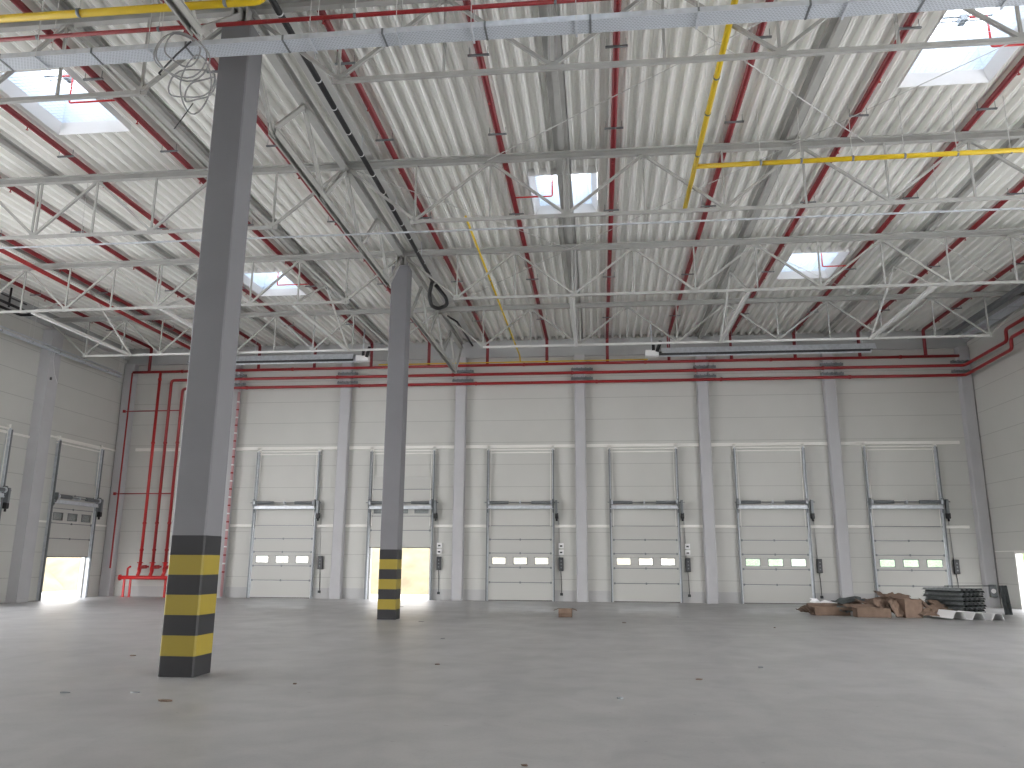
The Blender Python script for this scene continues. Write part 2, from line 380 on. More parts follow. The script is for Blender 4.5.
# ------------------------------------------------------------------ sectional dock doors
ntrim = [3]
def trim(b, label, m=None):
    ntrim[0] += 1; return S(b.build('trim_%d' % ntrim[0], m or M_GIRT), label)
PZ = [0, .71, 1.29, 1.85, 2.39, 2.93]
def make_door(num, lift, label, motor=True):
    """built at the origin: x along the wall, the room towards -y"""
    t = thing('door_%d' % num, (0, 0, 0), label, 'door', None, 'structure')
    w = DW-.06
    for i in range(5):
        z0, z1 = PZ[i]+lift+.012, PZ[i+1]+lift-.006
        if i == 2:
            b = MB(); wz0, wz1 = z0+.10, z1-.14; cuts = []
            for cx in (-.86, 0, .86): cuts += [cx-.29, cx+.29]
            b.bbox(-w, w, -.09, -.045, z0, wz0, .008).bbox(-w, w, -.09, -.045, wz1, z1, .008)
            e = [-w] + cuts + [w]
            for j in range(0, 8, 2): b.box(e[j], e[j+1], -.09, -.045, wz0, wz1)
            p = b.build('door_panel', M_DOOR, t)
            for cx in (-.86, 0, .86):
                fb = MB(); f = .025
                fb.box(cx-.29, cx+.29, -.10, -.09, wz0, wz0+f).box(cx-.29, cx+.29, -.10, -.09, wz1-f, wz1).box(cx-.29, cx-.29+f, -.10, -.09, wz0+f, wz1-f).box(cx+.29-f, cx+.29, -.10, -.09, wz0+f, wz1-f)
                fb.build('window_frame', M_GALV_D, p)
                MB().box(cx-.29, cx+.29, -.072, -.062, wz0, wz1).build('window_pane', M_PANE, p)
        else:
            p = MB().bbox(-w, w, -.09, -.045, z0, z1, .012).build('door_panel', M_DOOR, t)
        if i:   # dark joint and hinges
            hb = MB().box(-w, w, -.085, -.05, z0-.022, z0+.004)
            for hx in (-w+.04, 0, w-.04): hb.box(hx-.03, hx+.03, -.105, -.088, z0-.05, z0+.03)
            hb.build('hinge', M_GALV_D, t)
    MB().box(-w, w, -.10, -.035, lift-.03+.035, lift+.025+.01).build('bottom_seal', M_BLACK, t)
    for s in (-1, 1):
        x = s*DW
        MB().box(x-.025, x+.025, -.16, 0, 0, 6.05).build('track', M_GALV if s < 0 else M_GALV, t)
        MB().box(x+.03*s-.02, x+.03*s+.02, -.20, -.13, .0, 6.0).build('guide_rail', M_GALV_D if True else M_GIRT, t)
        MB().box(x-s*.10-.012, x-s*.10+.012, -.12, -.10, DH, 6.0).build('rail_cover', M_GIRT, t)
        bb = MB().prism([V((x-.02*s, -.05, 3.25)), V((x-.02*s, -.34, 3.78)), V((x-.02*s, -.34, 4.0)), V((x-.02*s, -.05, 4.0))], (.04*s, 0, 0)); bb.build('shaft_bracket', M_GALV_D, t)
    MB().bbox(-DW-.02, DW+.02, -.26, -.14, 3.60, 3.74, .01).build('shaft_beam', M_GALV, t)
    MB().tube([(-DW-.12, -.28, 3.86), (DW+.26, -.28, 3.86)], .018, 8).build('shaft', M_GALV_D, t)
    for x0, x1 in ((-DW+.1, -.48), (.48, DW-.1)):
        b = MB(); n = 14; b.tube([(x0, -.28, 3.86), (x1, -.28, 3.86)], .055, 10)
        for k in range(n+1):
            xx = x0+(x1-x0)*k/n; b.tube([(xx-.012, -.28, 3.86), (xx+.012, -.28, 3.86)], .066, 10)
        b.build('torsion_spring', M_GALV_D, t)
    MB().tube([(-.03, -.28, 3.86), (.03, -.28, 3.86)], .07, 8).box(-.02, .02, -.28, -.05, 3.80, 3.90).build('centre_bearing', M_GALV, t)
    for s in (-1, 1): MB().tube([(s*(DW-.06)-.03, -.28, 3.86), (s*(DW-.06)+.03, -.28, 3.86)], .10, 14).build('cable_drum', M_GALV, t)
    b = MB().bbox(DW+.09, DW+.18, -.34, -.16, 3.42, 3.95, .02); b.build('door_motor', M_GALV_D, t)
    b = MB().bbox(DW+.09, DW+.21, -.32, -.14, 3.22, 3.44, .03).tube([(DW+.15, -.24, 3.12), (DW+.15, -.24, 3.25)], .04, 10); b.build('motor_gearbox', M_BLACK, t)
    # upper frame behind the tracks
    MB().box(-DW-.06, DW+.06, -.06, 0, 5.90, 5.95).box(-DW-.08, DW+.08, -.09, 0, 6.02, 6.07).build('head_frame', M_GIRT, t)
    for s in (-1, 1): MB().box(s*DW-.05, s*DW+.05, -.10, 0, 6.0, 6.2).build('track_clip', M_GIRT, t)
    MB().box(-DW, DW, -.05, 0, DH-.03, DH+.02).build('lintel_seal', M_GALV_D, t)
    return t
dl = ['closed white sectional dock door nearest the red riser pipes', 'half open white dock door behind the farther striped column',
      'closed white dock door left of the centre wall pillar', 'closed white dock door just right of the small open box',
      'closed white dock door behind the left end of the cardboard pile', 'closed white dock door behind the stacked grey sheets']
LIFT = {1: 2.03}
closed = make_door(1, 0, dl[0])
for i, cx in enumerate(DOORX):
    if i == 0: d = closed
    elif i == 1: d = make_door(2, 2.03, dl[1])
    else:
        d = copy_tree(closed); d.name = 'door_%d' % (i+1); d['label'] = dl[i]
    d.location = (cx, YW, 0)
d = make_door(7, 1.57, 'half open dock door in the left wall beside the corner'); d.location = (XL, LD[0], 0); d.rotation_euler = (0, 0, math.pi/2)
d2 = copy_tree(closed); d2.name = 'door_8'; d2['label'] = 'dock door in the left wall cut by the frame edge'; d2.location = (XL, LD[1], 0); d2.rotation_euler = (0, 0, math.pi/2)
# a frame round the opening in the right wall
b = MB().box(XR-.03, XR+.2, RD[0]-.06, RD[0]+.015, 0, RD[3]+.06).box(XR-.03, XR+.2, RD[1]-.015, RD[1]+.06, 0, RD[3]+.06).box(XR-.03, XR+.2, RD[0]+.015, RD[1]-.015, RD[3]-.015, RD[3]+.06)
S(b.build('door_9', M_GIRT), 'open doorway in the right wall showing greenery')

# horizontal trim rails on the walls
pxs = [-20.07] + PX[1:7] + [14.28]
for k in range(7):
    x0, x1 = pxs[k]+.24, pxs[k+1]-.24
    if k == 0: x0 = -20.05
    trim(MB().bbox(x0, x1, YW-.10, YW, 6.11, 6.24, .01), 'white rail above the tracks in bay %s of the back wall' % ORD[k])
    if k >= 1:
        cx = DOORX[k-1]
        trim(MB().bbox(x0, cx-DW-.06, YW-.09, YW, 2.87, 2.98, .01), 'short white rail left of the %s dock door' % ORD[k-1])
        trim(MB().bbox(cx+DW+.06, x1, YW-.09, YW, 2.87, 2.98, .01), 'short white rail right of the %s dock door' % ORD[k-1])
trim(MB().box(XL, XL+.07, 27.4, YW-.3, 6.08, 6.15), 'white rail over the half open left wall door')
trim(MB().box(XL, XL+.07, 21, 26.76, 5.86, 5.94), 'white rail over the cut off left wall door')
trim(MB().box(XL, XL+.06, 27.4, 28.28, 2.86, 2.93), 'short white rail on the left wall near the pillar')
trim(MB().box(XL, XL+.06, 31.12, YW-.3, 2.86, 2.93), 'short white rail on the left wall near the corner')
trim(MB().box(XR-.02, XR, 22, YW-.3, 1.99, 2.02), 'pale joint strip on the right wall')
# plinth line of the wall
M_PL = mat('plinth_grey', (0.46, 0.46, 0.46), .7)
for k in range(7):
    x0, x1 = pxs[k]+.24, pxs[k+1]-.24
    if k == 0: S(MB().box(-20.05, x1, YW-.012, YW, 0, .42).build('baseboard_1', M_PL), 'grey plinth behind the red pipe manifold'); continue
    cx = DOORX[k-1]
    S(MB().box(x0, cx-DW-.03, YW-.012, YW, 0, .42).box(cx+DW+.03, x1, YW-.012, YW, 0, .42).build('baseboard_%d' % (k+1), M_PL), 'grey plinth in the bay of the %s dock door' % ORD[k-1])

# ------------------------------------------------------------------ roof trusses
def truss(y, x0, x1, first_b, nb, label, full=True, doubles=()):
    """x0,x1 = supports; bottom nodes nb starting first_b in from the support, evenly spaced"""
    L = x1-x0; sgn = 1
    bot = [x0+first_b+(L-2*first_b)*k/(nb-1) for k in range(nb)]
    top = [x0] + [(bot[k]+bot[k+1])/2 for k in range(nb-1)] + [x1]
    t = thing('roof_truss', ((x0+x1)/2, y, ZB), label, 'truss', 'white lattice roof trusses')
    # top chord: two angles back to back
    b = MB().box(x0, x1, y-.09, y+.09, ZT+.05, ZT+.075).box(x0, x1, y-.012, y+.012, ZT-.07, ZT+.05).box(x0, x1, y-.06, y+.06, ZT-.075, ZT-.06)
    b.build('top_chord', M_STEEL, t)
    MB().beam((bot[0], y, ZB), (bot[-1], y, ZB), .07, .07).build('bottom_chord', M_STEEL_W if y > 25 else M_STEEL, t)
    for k in range(nb):
        for a in (top[k], top[k+1]):
            MB().beam((bot[k], y, ZB+.03), (a, y, ZT-.07), .055, .055, up=(0,1,0)).build('diagonal', M_STEEL, t)
        if any(abs(bot[k]-q) < .3 for q in doubles):
            MB().beam((bot[k]-.05, y, ZB+.03), (bot[k]-.05, y, ZT-.07), .04, .04).build('vertical', M_STEEL, t)
            MB().beam((bot[k]+.05, y, ZB+.03), (bot[k]+.05, y, ZT-.07), .04, .04).build('vertical', M_STEEL, t)
        else: MB().beam((bot[k], y, ZB+.03), (bot[k], y, ZT-.07), .042, .042).build('vertical', M_STEEL, t)
    for a in top[1:-1]:
        MB().beam((a, y, ZB+.03), (a, y, ZT-.07), .042, .042).build('vertical', M_STEEL, t)
    for q in bot: MB().box(q-.10, q+.10, y-.008, y+.008, ZB-.05, ZB+.12).build('gusset_plate', M_STEEL, t)
    for q in top: MB().box(q-.12, q+.12, y-.008, y+.008, ZT-.17, ZT-.05).build('gusset_plate', M_STEEL, t)
    return t
tn = ['over the nearest column', 'halfway between the two columns', 'over the farther column', 'closest to the back wall']
for i, y in enumerate(YT):
    truss(y, XC+.05, XR, 1.62, 6, 'long white roof truss right of the column line, ' + tn[i], doubles=(-.7, 4.3, 9.3) if i else (-.7, 4.3))
    truss(y, XL, XC-.05, 1.62, 5, 'shorter white roof truss left of the column line, ' + tn[i], doubles=(-13.2,))

# longitudinal girders on the column line
def girder(ya, yb, label):
    t = thing('roof_girder', (XC, (ya+yb)/2, ZB), label, 'girder')
    n = 4; L = yb-ya; bot = [ya+L*(k+.5)/n for k in range(n)]; top = [ya+L*k/n for k in range(n+1)]
    MB().box(XC-.10, XC+.10, ya, yb, ZT+.06, ZT+.085).box(XC-.015, XC+.015, ya, yb, ZT-.10, ZT+.06).box(XC-.09, XC+.09, ya, yb, ZT-.12, ZT-.10).build('top_chord', M_STEEL, t)
    MB().box(XC-.07, XC-.05, bot[0], bot[-1], ZB-.06, ZB+.06).box(XC+.05, XC+.07, bot[0], bot[-1], ZB-.06, ZB+.06).box(XC-.09, XC+.09, bot[0], bot[-1], ZB+.06, ZB+.075).build('bottom_chord', M_STEEL, t)
    for k in range(n):
        for a in (top[k], top[k+1]): MB().beam((XC, bot[k], ZB+.02), (XC, a, ZT-.11), .09, .07, up=(1,0,0)).build('diagonal', M_STEEL, t)
    for q in bot: MB().box(XC-.01, XC+.01, q-.15, q+.15, ZB-.06, ZB+.18).build('gusset_plate', M_STEEL, t)
    for q in top[1:-1]: MB().box(XC-.01, XC+.01, q-.15, q+.15, ZT-.26, ZT-.1).build('gusset_plate', M_STEEL, t)
girder(YC[0]+.02, YC[1]-.02, 'long steel girder running between the two free columns')
girder(YC[1]+.02, YW-.3, 'long steel girder from the farther column to the back wall')
girder(YC[0]-10.79, YC[0]-.02, 'steel girder coming over the camera to the nearest column')

# struts under the deck on the bay lines, flat closing strips, bottom chord ties with V bracing
for i, x in enumerate((-17.4, -13.2, -9.0, -.7, 4.3, 9.3)):
    b = MB().box(x-.05, x+.07, 5.5, YW-.13, ZD-.13, ZD-.015).box(x-.17, x+.17, 5.5, YW-.13, ZD-.012, ZD-.002)
    tag(b.build('roof_purlin', M_STEEL), 'grey purlin under the roof deck, %s from the left wall' % ORD[i], 'purlin', 'purlins running towards the back wall')
b = MB().box(XC+.22, XC+.62, 5.5, YW-.13, ZD-.035, ZD-.004); tag(b.build('closing_strip', M_STEEL_W), 'wide flat pale strip beside the girder on the column line', 'strip')
for i, x in enumerate((-17.42, -13.2, -9.0, -.7, 4.3, 9.3)):
    t = thing('roof_tie', (x, 24.4, ZB), 'white bottom tie with V bracing between the two far trusses, %s from the left wall' % ORD[i], 'brace', 'white ties between the far trusses')
    y0, y1 = YT[2]+.05, YT[3]-.05; ym = (y0+y1)/2
    MB().beam((x, y0, ZB-.02), (x, y1, ZB-.02), .11, .09).build('tie_bar', M_STEEL_W, t)
    for yy in (y0, y1): MB().beam((x, yy, ZB), (x, ym, ZD-.14), .055, .055).build('brace', M_STEEL_W, t)
    MB().box(x-.01, x+.01, ym-.12, ym+.12, ZD-.28, ZD-.13).build('gusset_plate', M_STEEL, t)

# thin steel cross bracing rods under the deck
rods = [((-2.4, 16.29), (4.3, 10.9)), ((-.7, 21.69), (4.3, 16.29)), ((4.3, 16.29), (9.3, 10.9)), ((-5.7, 27.08), (-.7, 21.69)), ((4.3, 21.69), (9.3, 27.08)), ((-5.7, 16.29), (-.7, 21.69)), ((.6, 10.9), (5.9, 16.29)), ((9.3, 21.69), (14.3, 27.08))]
for i, (a, c) in enumerate(rods):
    b = MB().tube([(a[0], a[1], ZT-.02), (c[0], c[1], ZT-.02)], .011, 5); tag(b.build('bracing_rod', M_STEEL_W), 'thin diagonal roof bracing rod ' + ['crossing the first long bay over the yellow pipe', 'from the centre roof light towards the yellow pipe', 'over the yellow cross pipe', 'behind the farther column head', 'over the far right roof light', 'between girder and centre roof light', 'crossing right of the centre roof light near the top', 'nearest the right wall'][i], 'rod', 'thin diagonal roof bracing rods')

# ------------------------------------------------------------------ roof lights
def rooflight(x, y):
    t = thing('rooflight', (x, y, ZD), 'x', 'roof light', 'square roof lights')
    b = MB(); X, Y = SKX, SKYL; f = .14; z0 = ZD-.03; zi = ZD+.18
    # sloped inner frame (wide white reveal) : outer rectangle low, inner rectangle higher
    o = [(-X,-Y),(X,-Y),(X,Y),(-X,Y)]; n = [(-X+f,-Y+f),(X-f,-Y+f),(X-f,Y-f),(-X+f,Y-f)]
    for k in range(4):
        a, c = o[k], o[(k+1)%4]; e, g = n[k], n[(k+1)%4]
        b.quad((x+a[0], y+a[1], z0), (x+e[0], y+e[1], zi), (x+g[0], y+g[1], zi), (x+c[0], y+c[1], z0))
        b.quad((x+a[0], y+a[1], z0), (x+c[0], y+c[1], z0), (x+c[0], y+c[1], zi), (x+a[0], y+a[1], zi))
        b.quad((x+a[0], y+a[1], zi), (x+c[0], y+c[1], zi), (x+g[0], y+g[1], zi), (x+e[0], y+e[1], zi))
    b.build('frame', M_WHITE, t)
    # splayed upstand lining
    b = MB(); s = .15; zt = ZD+.80; q = [(-X+f+s,-Y+f+s),(X-f-s,-Y+f+s),(X-f-s,Y-f-s),(-X+f+s,Y-f-s)]
    for k in range(4):
        a, c = n[k], n[(k+1)%4]; e, g = q[k], q[(k+1)%4]
        for r in (0, .03):
            b.quad((x+a[0]*(1+r), y+a[1]*(1+r), zi), (x+e[0]*(1+r), y+e[1]*(1+r), zt), (x+g[0]*(1+r), y+g[1]*(1+r), zt), (x+c[0]*(1+r), y+c[1]*(1+r), zi))
    b.build('lining', M_WELL, t)
    # safety net
    b = MB(); k = -X+f
    while k <= X-f+.001: b.box(x+k-.002, x+k+.002, y-Y+f, y+Y-f, zi, zi+.004); k += .1
    k = -Y+f
    while k <= Y-f+.001: b.box(x-X+f, x+X-f, y+k-.002, y+k+.002, zi, zi+.004); k += .1
    b.build('safety_net', M_GALV, t)
    # opening gear across the light
    b = MB().tube([(x-.5, y+.05, zt-.12), (x+.5, y+.05, zt-.12)], .02, 6).tube([(x-.5, y+.2, zt-.10), (x+.5, y+.2, zt-.10)], .015, 6).box(x-.06, x+.06, y+.02, y+.22, zt-.2, zt-.08).tube([(x, y+.1, zt-.14), (x+.25, y-.2, zt-.02)], .012, 6)
    b.build('opening_gear', M_GALV_D, t)
    b = MB(); nx = 6; a0 = X-f-s+.04; b0 = Y-f-s+.04
    ids = {}
    for i in range(nx+1):
        for j in range(nx+1):
            u, v_ = 2*i/nx-1, 2*j/nx-1; ids[i, j] = len(b.v); b.v.append((x+a0*u, y+b0*v_, zt+.02+.16*(1-u*u)*(1-v_*v_)))
    for i in range(nx):
        for j in range(nx): b.f.append((ids[i,j], ids[i+1,j], ids[i+1,j+1], ids[i,j+1])); b.sm.append(True)
    b.build('dome', M_DOME, t)
    return t
r0 = rooflight(*SKY[0]); r0['label'] = 'bright square roof light over the middle of the hall, nearest the centre of the ceiling'
sl = ['', 'bright roof light half hidden behind the foreground column', 'bright roof light far off on the right near the back wall', 'large bright roof light at the top right corner', 'large bright roof light at the top left corner']
for i, (x, y) in enumerate((SKY+SKY_BEHIND)[1:], 1):
    c = copy_tree(r0); c.location = (x, y, ZD); c['label'] = sl[i] if i < 5 else 'roof light outside the frame'
    if i >= 5: c['group'] = 'roof lights beyond the frame'

# ------------------------------------------------------------------ sprinkler lines under the deck
HDR = [8.76, 9.15, 9.54]; YH = 31.80
ZP = 10.635
# red header pipes along the back wall
def pipe_thing(name, pts, r, m, label, cat, rad=.15, coup=None, group=None, n=12, ctag='coupling'):
    t = thing(name, pts[0], label, cat, group)
    MB().tube(bend(pts, rad), r, n).build('pipe', m, t)
    if coup:
        for c, d in coup:
            c, d = V(c), V(d).normalized(); MB().tube([c-d*.045, c+d*.045], r*1.28, n).build(ctag, m, t)
    return t
X0R = [-19.0, -18.45, -17.9]
cps = lambda z, x0, x1: [((x, YH, z), (1, 0, 0)) for x in frange(x0, x1, 5.0)]
def frange(a, c, s):
    out = []
    while a < c: out.append(a); a += s
    return out
def valve_riser_pts(x, z): return [(x, YH, .98), (x, YH, z)]
pipe_thing('header_pipe', [(-20.28, YH, 9.54), (14.2, YH, 9.54)], .06, M_RED, 'topmost red header pipe along the back wall', 'pipe', coup=cps(9.54, -18, 14))
pipe_thing('header_pipe', [(X0R[1], YH, 1.0), (X0R[1], YH, 9.15), (14.36, YH, 9.15), (14.36, 28.45, 9.2), (14.36, 28.45, 9.62), (14.36, 23.0, 9.70)], .062, M_RED,
           'middle red header pipe turning at the right corner and stepping up along the right wall', 'pipe', coup=cps(9.15, -16, 14)+[((X0R[1], YH, 3.0), (0,0,1)), ((X0R[1], YH, 1.9), (0,0,1)), ((X0R[1], YH, 6.4), (0,0,1))])
pipe_thing('header_pipe', [(X0R[2], YH, 1.0), (X0R[2], YH, 8.76), (14.36, YH, 8.76), (14.36, 28.2, 8.84), (14.36, 28.2, 9.24), (14.36, 23.0, 9.3)], .062, M_RED,
           'lowest red header pipe running on round the right corner', 'pipe', coup=cps(8.76, -15, 14)+[((X0R[2], YH, 3.0), (0,0,1)), ((X0R[2], YH, 1.9), (0,0,1)), ((X0R[2], YH, 6.4), (0,0,1))])
pipe_thing('riser_pipe', [(X0R[0], YH, 1.0), (X0R[0], YH, 9.5)], .062, M_REDR, 'leftmost of the three thick red risers in the left corner', 'pipe', coup=[((X0R[0], YH, z), (0,0,1)) for z in (1.9, 3.0, 6.4, 9.2)])
# fire main manifold at the foot of the risers
t = thing('pipe_manifold', (-18.45, YH, 0), 'bright red floor manifold with valves joining the three risers', 'manifold')
MB().tube([(-19.75, YH-.12, .78), (-17.15, YH-.12, .78)], .075, 14).build('manifold_pipe', M_REDB, t)
for x in (-19.75, -17.15): MB().tube([(x-.03, YH-.12, .78), (x+.03, YH-.12, .78)], .12, 14).build('flange', M_REDB, t)
for x in (-19.55, -19.28, -17.75, -17.50): MB().box(x-.035, x+.035, YH-.15, YH-.08, 0, .74).box(x-.08, x+.08, YH-.2, YH-.03, 0, .012).build('stand', M_REDB, t)
for x in X0R:
    v = MB().tube([(x, YH-.12, .84), (x, YH-.03, 1.0), (x, YH-.01, 1.35)], .07, 12).build('valve_body', M_REDB, t)
    MB().tube([(x-.02, YH-.02, 1.12), (x+.02, YH-.02, 1.12)], .13, 12).build('flange', M_REDB, v)
    MB().tube([(x, YH-.02, 1.36), (x, YH-.02, 1.40)], .12, 12).build('flange', M_REDB, v)
    MB().tube([(x+.05, YH-.02, 1.2), (x+.30, YH-.02, 1.22)], .075, 10).tube([(x+.3, YH-.02, 1.18), (x+.3, YH-.02, 1.26)], .10, 10).build('alarm_valve', M_RED, t)
MB().tube([(-19.45, YH-.12, .8), (-19.45, YH-.12, 1.15), (-19.3, YH-.2, 1.22)], .045, 8).build('drain_valve', M_REDB, t)
# thin red drop with two cross branches
t = thing('drain_pipe', (-20.28, YH-.05, 1.2), 'thin red vertical pipe beside the left corner pillar with two cross branches', 'pipe')
MB().tube([(-20.28, YH-.05, 9.5), (-20.28, YH-.05, 1.15)], .035, 10).build('pipe', M_RED, t)
MB().tube([(-20.42, YH-.05, 7.79), (-17.85, YH-.09, 7.79)], .024, 8).build('branch', M_RED, t)
MB().tube([(-20.42, YH-.05, 4.23), (-17.85, YH-.09, 4.23)], .024, 8).build('branch', M_RED, t)
b = MB()
for z in (7.79, 4.23): b.box(-20.5, -20.4, YH-.09, YH-.01, z-.06, z+.06)
b.build('valve', M_RED, t)
# pipe wrapped in pinkish lagging on the pillar
t = thing('wrapped_pipe', (-15.42, 31.95, 2.6), 'pink and white banded vertical pipe partly hidden by the foreground column', 'pipe')
MB().tube([(-15.45, 31.97, .05), (-15.40, 31.97, 8.6)], .055, 10).build('pipe', M_PINK, t)
for k in range(22): MB().tube([(-15.447+.002*k, 31.97, 1.0+.34*k), (-15.447+.002*k, 31.97, 1.06+.34*k)], .06, 10).build('band', M_WHITE if k % 2 else M_RED, t)

# depthwise sprinkler pipes
SPX = [.46+2.5*k for k in range(-8, 6)]
for i, x in enumerate(SPX):
    t = thing('sprinkler_pipe', (x, 20, ZP), '%s red sprinkler pipe under the roof deck counted from the left wall' % ORD[i], 'pipe', 'red sprinkler pipes running to the back wall')
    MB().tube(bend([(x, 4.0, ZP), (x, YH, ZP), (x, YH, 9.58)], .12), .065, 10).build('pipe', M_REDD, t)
    b = MB()
    for y in (7.4, 12.6, 15.35, 19.4, 24.4, 28.8):
        MB().beam((x-.20, y, ZP-.08), (x+.20, y, ZP-.08), .04, .03).box(x-.012, x+.012, y-.012, y+.012, ZP-.085, ZP-.05).tube([(x-.17, y, ZP-.08), (x-.17, y, ZD)], .006, 5).tube([(x+.17, y, ZP-.08), (x+.17, y, ZD)], .006, 5).build('hanger', M_GALV_D, t)
    for y in frange(6.0, 31, 2.7):
        MB().tube([(x, y, ZP-.05), (x, y, ZP-.13)], .012, 6).tube([(x, y, ZP-.13), (x, y, ZP-.136)], .03, 8).build('sprinkler_head', M_RED, t)
# one lower main crossing on the left
pipe_thing('sprinkler_main', [(-17.0, 12.0, 10.2), (-17.0, 30.6, 10.2), (-17.0, 31.6, 9.7)], .065, M_RED, 'lower thick red pipe passing under the trusses near the left wall', 'pipe')
# branches that reach up into the roof lights
for i, (x, y) in enumerate(SKY):
    px = {0: -2.04, 1: -9.54, 2: 7.96, 3: 7.96, 4: -9.54}[i]; s = 1 if px > x else -1
    zz = ZD-.06; a = x+s*.30; yy = y-.15
    pts = [(px, yy, ZP-.02), (a, yy, ZP-.02), (a, yy, ZD+.52), (a-s*.3, yy, ZD+.52)]
    pipe_thing('sprinkler_branch', pts, .02, M_REDB, 'thin red sprinkler branch reaching up into the ' + ['centre', 'half hidden left', 'far right', 'top right', 'top left'][i] + ' roof light', 'pipe', rad=.04, n=8)

# ------------------------------------------------------------------ gas pipes
def hung(name, pts, r, m, label, cat, rods_, rad=.15, ztop=ZD):
    t = thing(name, pts[0], label, cat)
    MB().tube(bend(pts, rad), r, 12).build('pipe', m, t)
    for (x, y, z) in rods_:
        MB().tube([(x, y, z), (x, y, ztop)], .007, 5).build('hanger_rod', M_STEEL_W, t)
        ax = V(pts[1])-V(pts[0]); ax.normalize(); MB().tube([V((x, y, z))-ax*.02, V((x, y, z))+ax*.02], r*1.2, 10).build('clamp', M_GALV_D, t)
    return t
hung('gas_pipe', [(2.09, 6, 9.5), (2.09, 17.25, 9.5)], .05, M_YEL, 'yellow gas pipe running away under the roof, right of the centre', 'pipe', [(2.09, y, 9.5) for y in (8.2, 10.4, 12.1, 13.2, 14.7)])
hung('gas_pipe', [(2.09, 15.2, 9.5), (12.5, 15.1, 9.5)], .05, M_YEL, 'yellow gas pipe crossing to the right, branching off the other yellow pipe', 'pipe', [(x, 15.16, 9.5) for x in (3.4, 4.2, 5.2, 6.2, 7.2, 8.2, 9.4)])
hung('gas_pipe', [(-14, 9.15, 9.2), (-4.55, 9.2, 9.2), (-4.55, 9.2, 9.9)], .055, M_YEL, 'yellow gas pipe across the top left edge of the view', 'pipe', [(x, 9.17, 9.2) for x in (-12, -9.5, -7.3, -5.1)])
hung('gas_pipe', [(-3.15, 17.9, 9.85), (-3.15, 31.6, 9.85), (-3.15, 31.72, 9.66)], .028, M_YEL, 'thin yellow gas pipe running to the back wall near the column line', 'pipe', [(-3.15, y, 9.85) for y in (18.6, 22.5, 25.5, 29)])
t = thing('gas_pipe', (-3, 31.74, 9.66), 'thin yellow gas pipe lying just above the topmost red header', 'pipe'); MB().tube([(-9.2, 31.74, 9.64), (2.1, 31.74, 9.64)], .025, 8).build('pipe', M_YEL, t)
hung('cross_pipe', [(-14, 10.0, 9.5), (3.2, 10.0, 9.5)], .033, M_RED, 'thin red pipe crossing in front of the nearest column head', 'pipe', [(x, 10.0, 9.5) for x in (-11.5, -8.6, -6.6, -3.5, -.5, 2)])

# ------------------------------------------------------------------ cable tray, light rail, ducts
def tray(p, q, w, h, label, rods_=(), m=M_GALV, step=.5, topz=ZD):
    p, q = V(p), V(q); d = (q-p).normalized(); r = V((-d.y, d.x, 0)); t = thing('cable_tray', p, label, 'cable tray')
    u = V((0,0,1)); L = (q-p).length
    b = MB().beam(p, q, w-.01, .004)
    b.build('tray_base', M_PERF, t)
    for s in (-1, 1):
        o = r*s*w/2; MB().beam(p+o+u*h/2, q+o+u*h/2, .003, h).beam(p+o*.94+u*h, q+o*.94+u*h, .02, .004).build('side_rail', m, t)
    k = 1.0
    while k < L:
        MB().beam(p+d*k-r*w*.505-u*.004, p+d*k+r*w*.505-u*.004, .03, .012).beam(p+d*k-r*w*.505, p+d*k-r*w*.505+u*h, .03, .008).build('joint_plate', M_GALV_D, t); k += 1.5
    for s in rods_:
        c = p+d*s
        for sg in (-1, 1): MB().tube([c+r*sg*w*.5, V((*(c+r*sg*w*.5).xy, topz))], .006, 5).build('hanger_rod', M_STEEL_W, t)
        MB().beam(c-r*w*.6-u*.02, c+r*w*.6-u*.02, .03, .02).build('hanger_bar', M_GALV, t)
    return t
tray((-13, 9.93, 9.0), (10, 9.93, 9.0), .30, .08, 'wide perforated galvanised cable tray crossing the view in front of the near column', [1.2, 3, 4.6, 6.4, 8.9, 10.2, 11.3, 12.8, 14.5, 16.5, 18.6])
t = thing('light_rail', (0, 16.7, 8.95), 'thin galvanised conduit rail crossing the hall behind the second truss', 'rail')
MB().box(-20, 13, 16.67, 16.71, 8.94, 8.97).build('rail', M_GALV, t)
for x in frange(-19, 13, 3.3): MB().tube([(x, 16.69, 8.97), (x, 16.69, ZD)], .006, 5).build('hanger_rod', M_STEEL_W, t)
tray((XL+.56, 21.5, 9.15), (XL+.56, 31.0, 9.15), .18, .06, 'narrow cable tray high on the left wall', [1, 4, 7, 9.5])
t = thing('conduit', (XL+.2, 22, 9.62), 'grey conduit above the narrow tray on the left wall', 'conduit'); MB().tube([(XL+.52, 21.5, 9.33), (XL+.52, 31.2, 9.33)], .03, 8).build('pipe', M_GALV, t)
tray((XR-.45, 20.5, 10.15), (XR-.45, 31.5, 10.15), .4, .08, 'cable tray under the roof along the right wall', [1, 4, 7, 10])
t = thing('duct', (XR-1.0, 25, 10.3), 'grey cable duct under the deck near the right wall', 'duct'); MB().box(XR-1.1, XR-.85, 20.5, 31.6, 10.25, 10.37).build('duct_body', M_GALV_D, t)
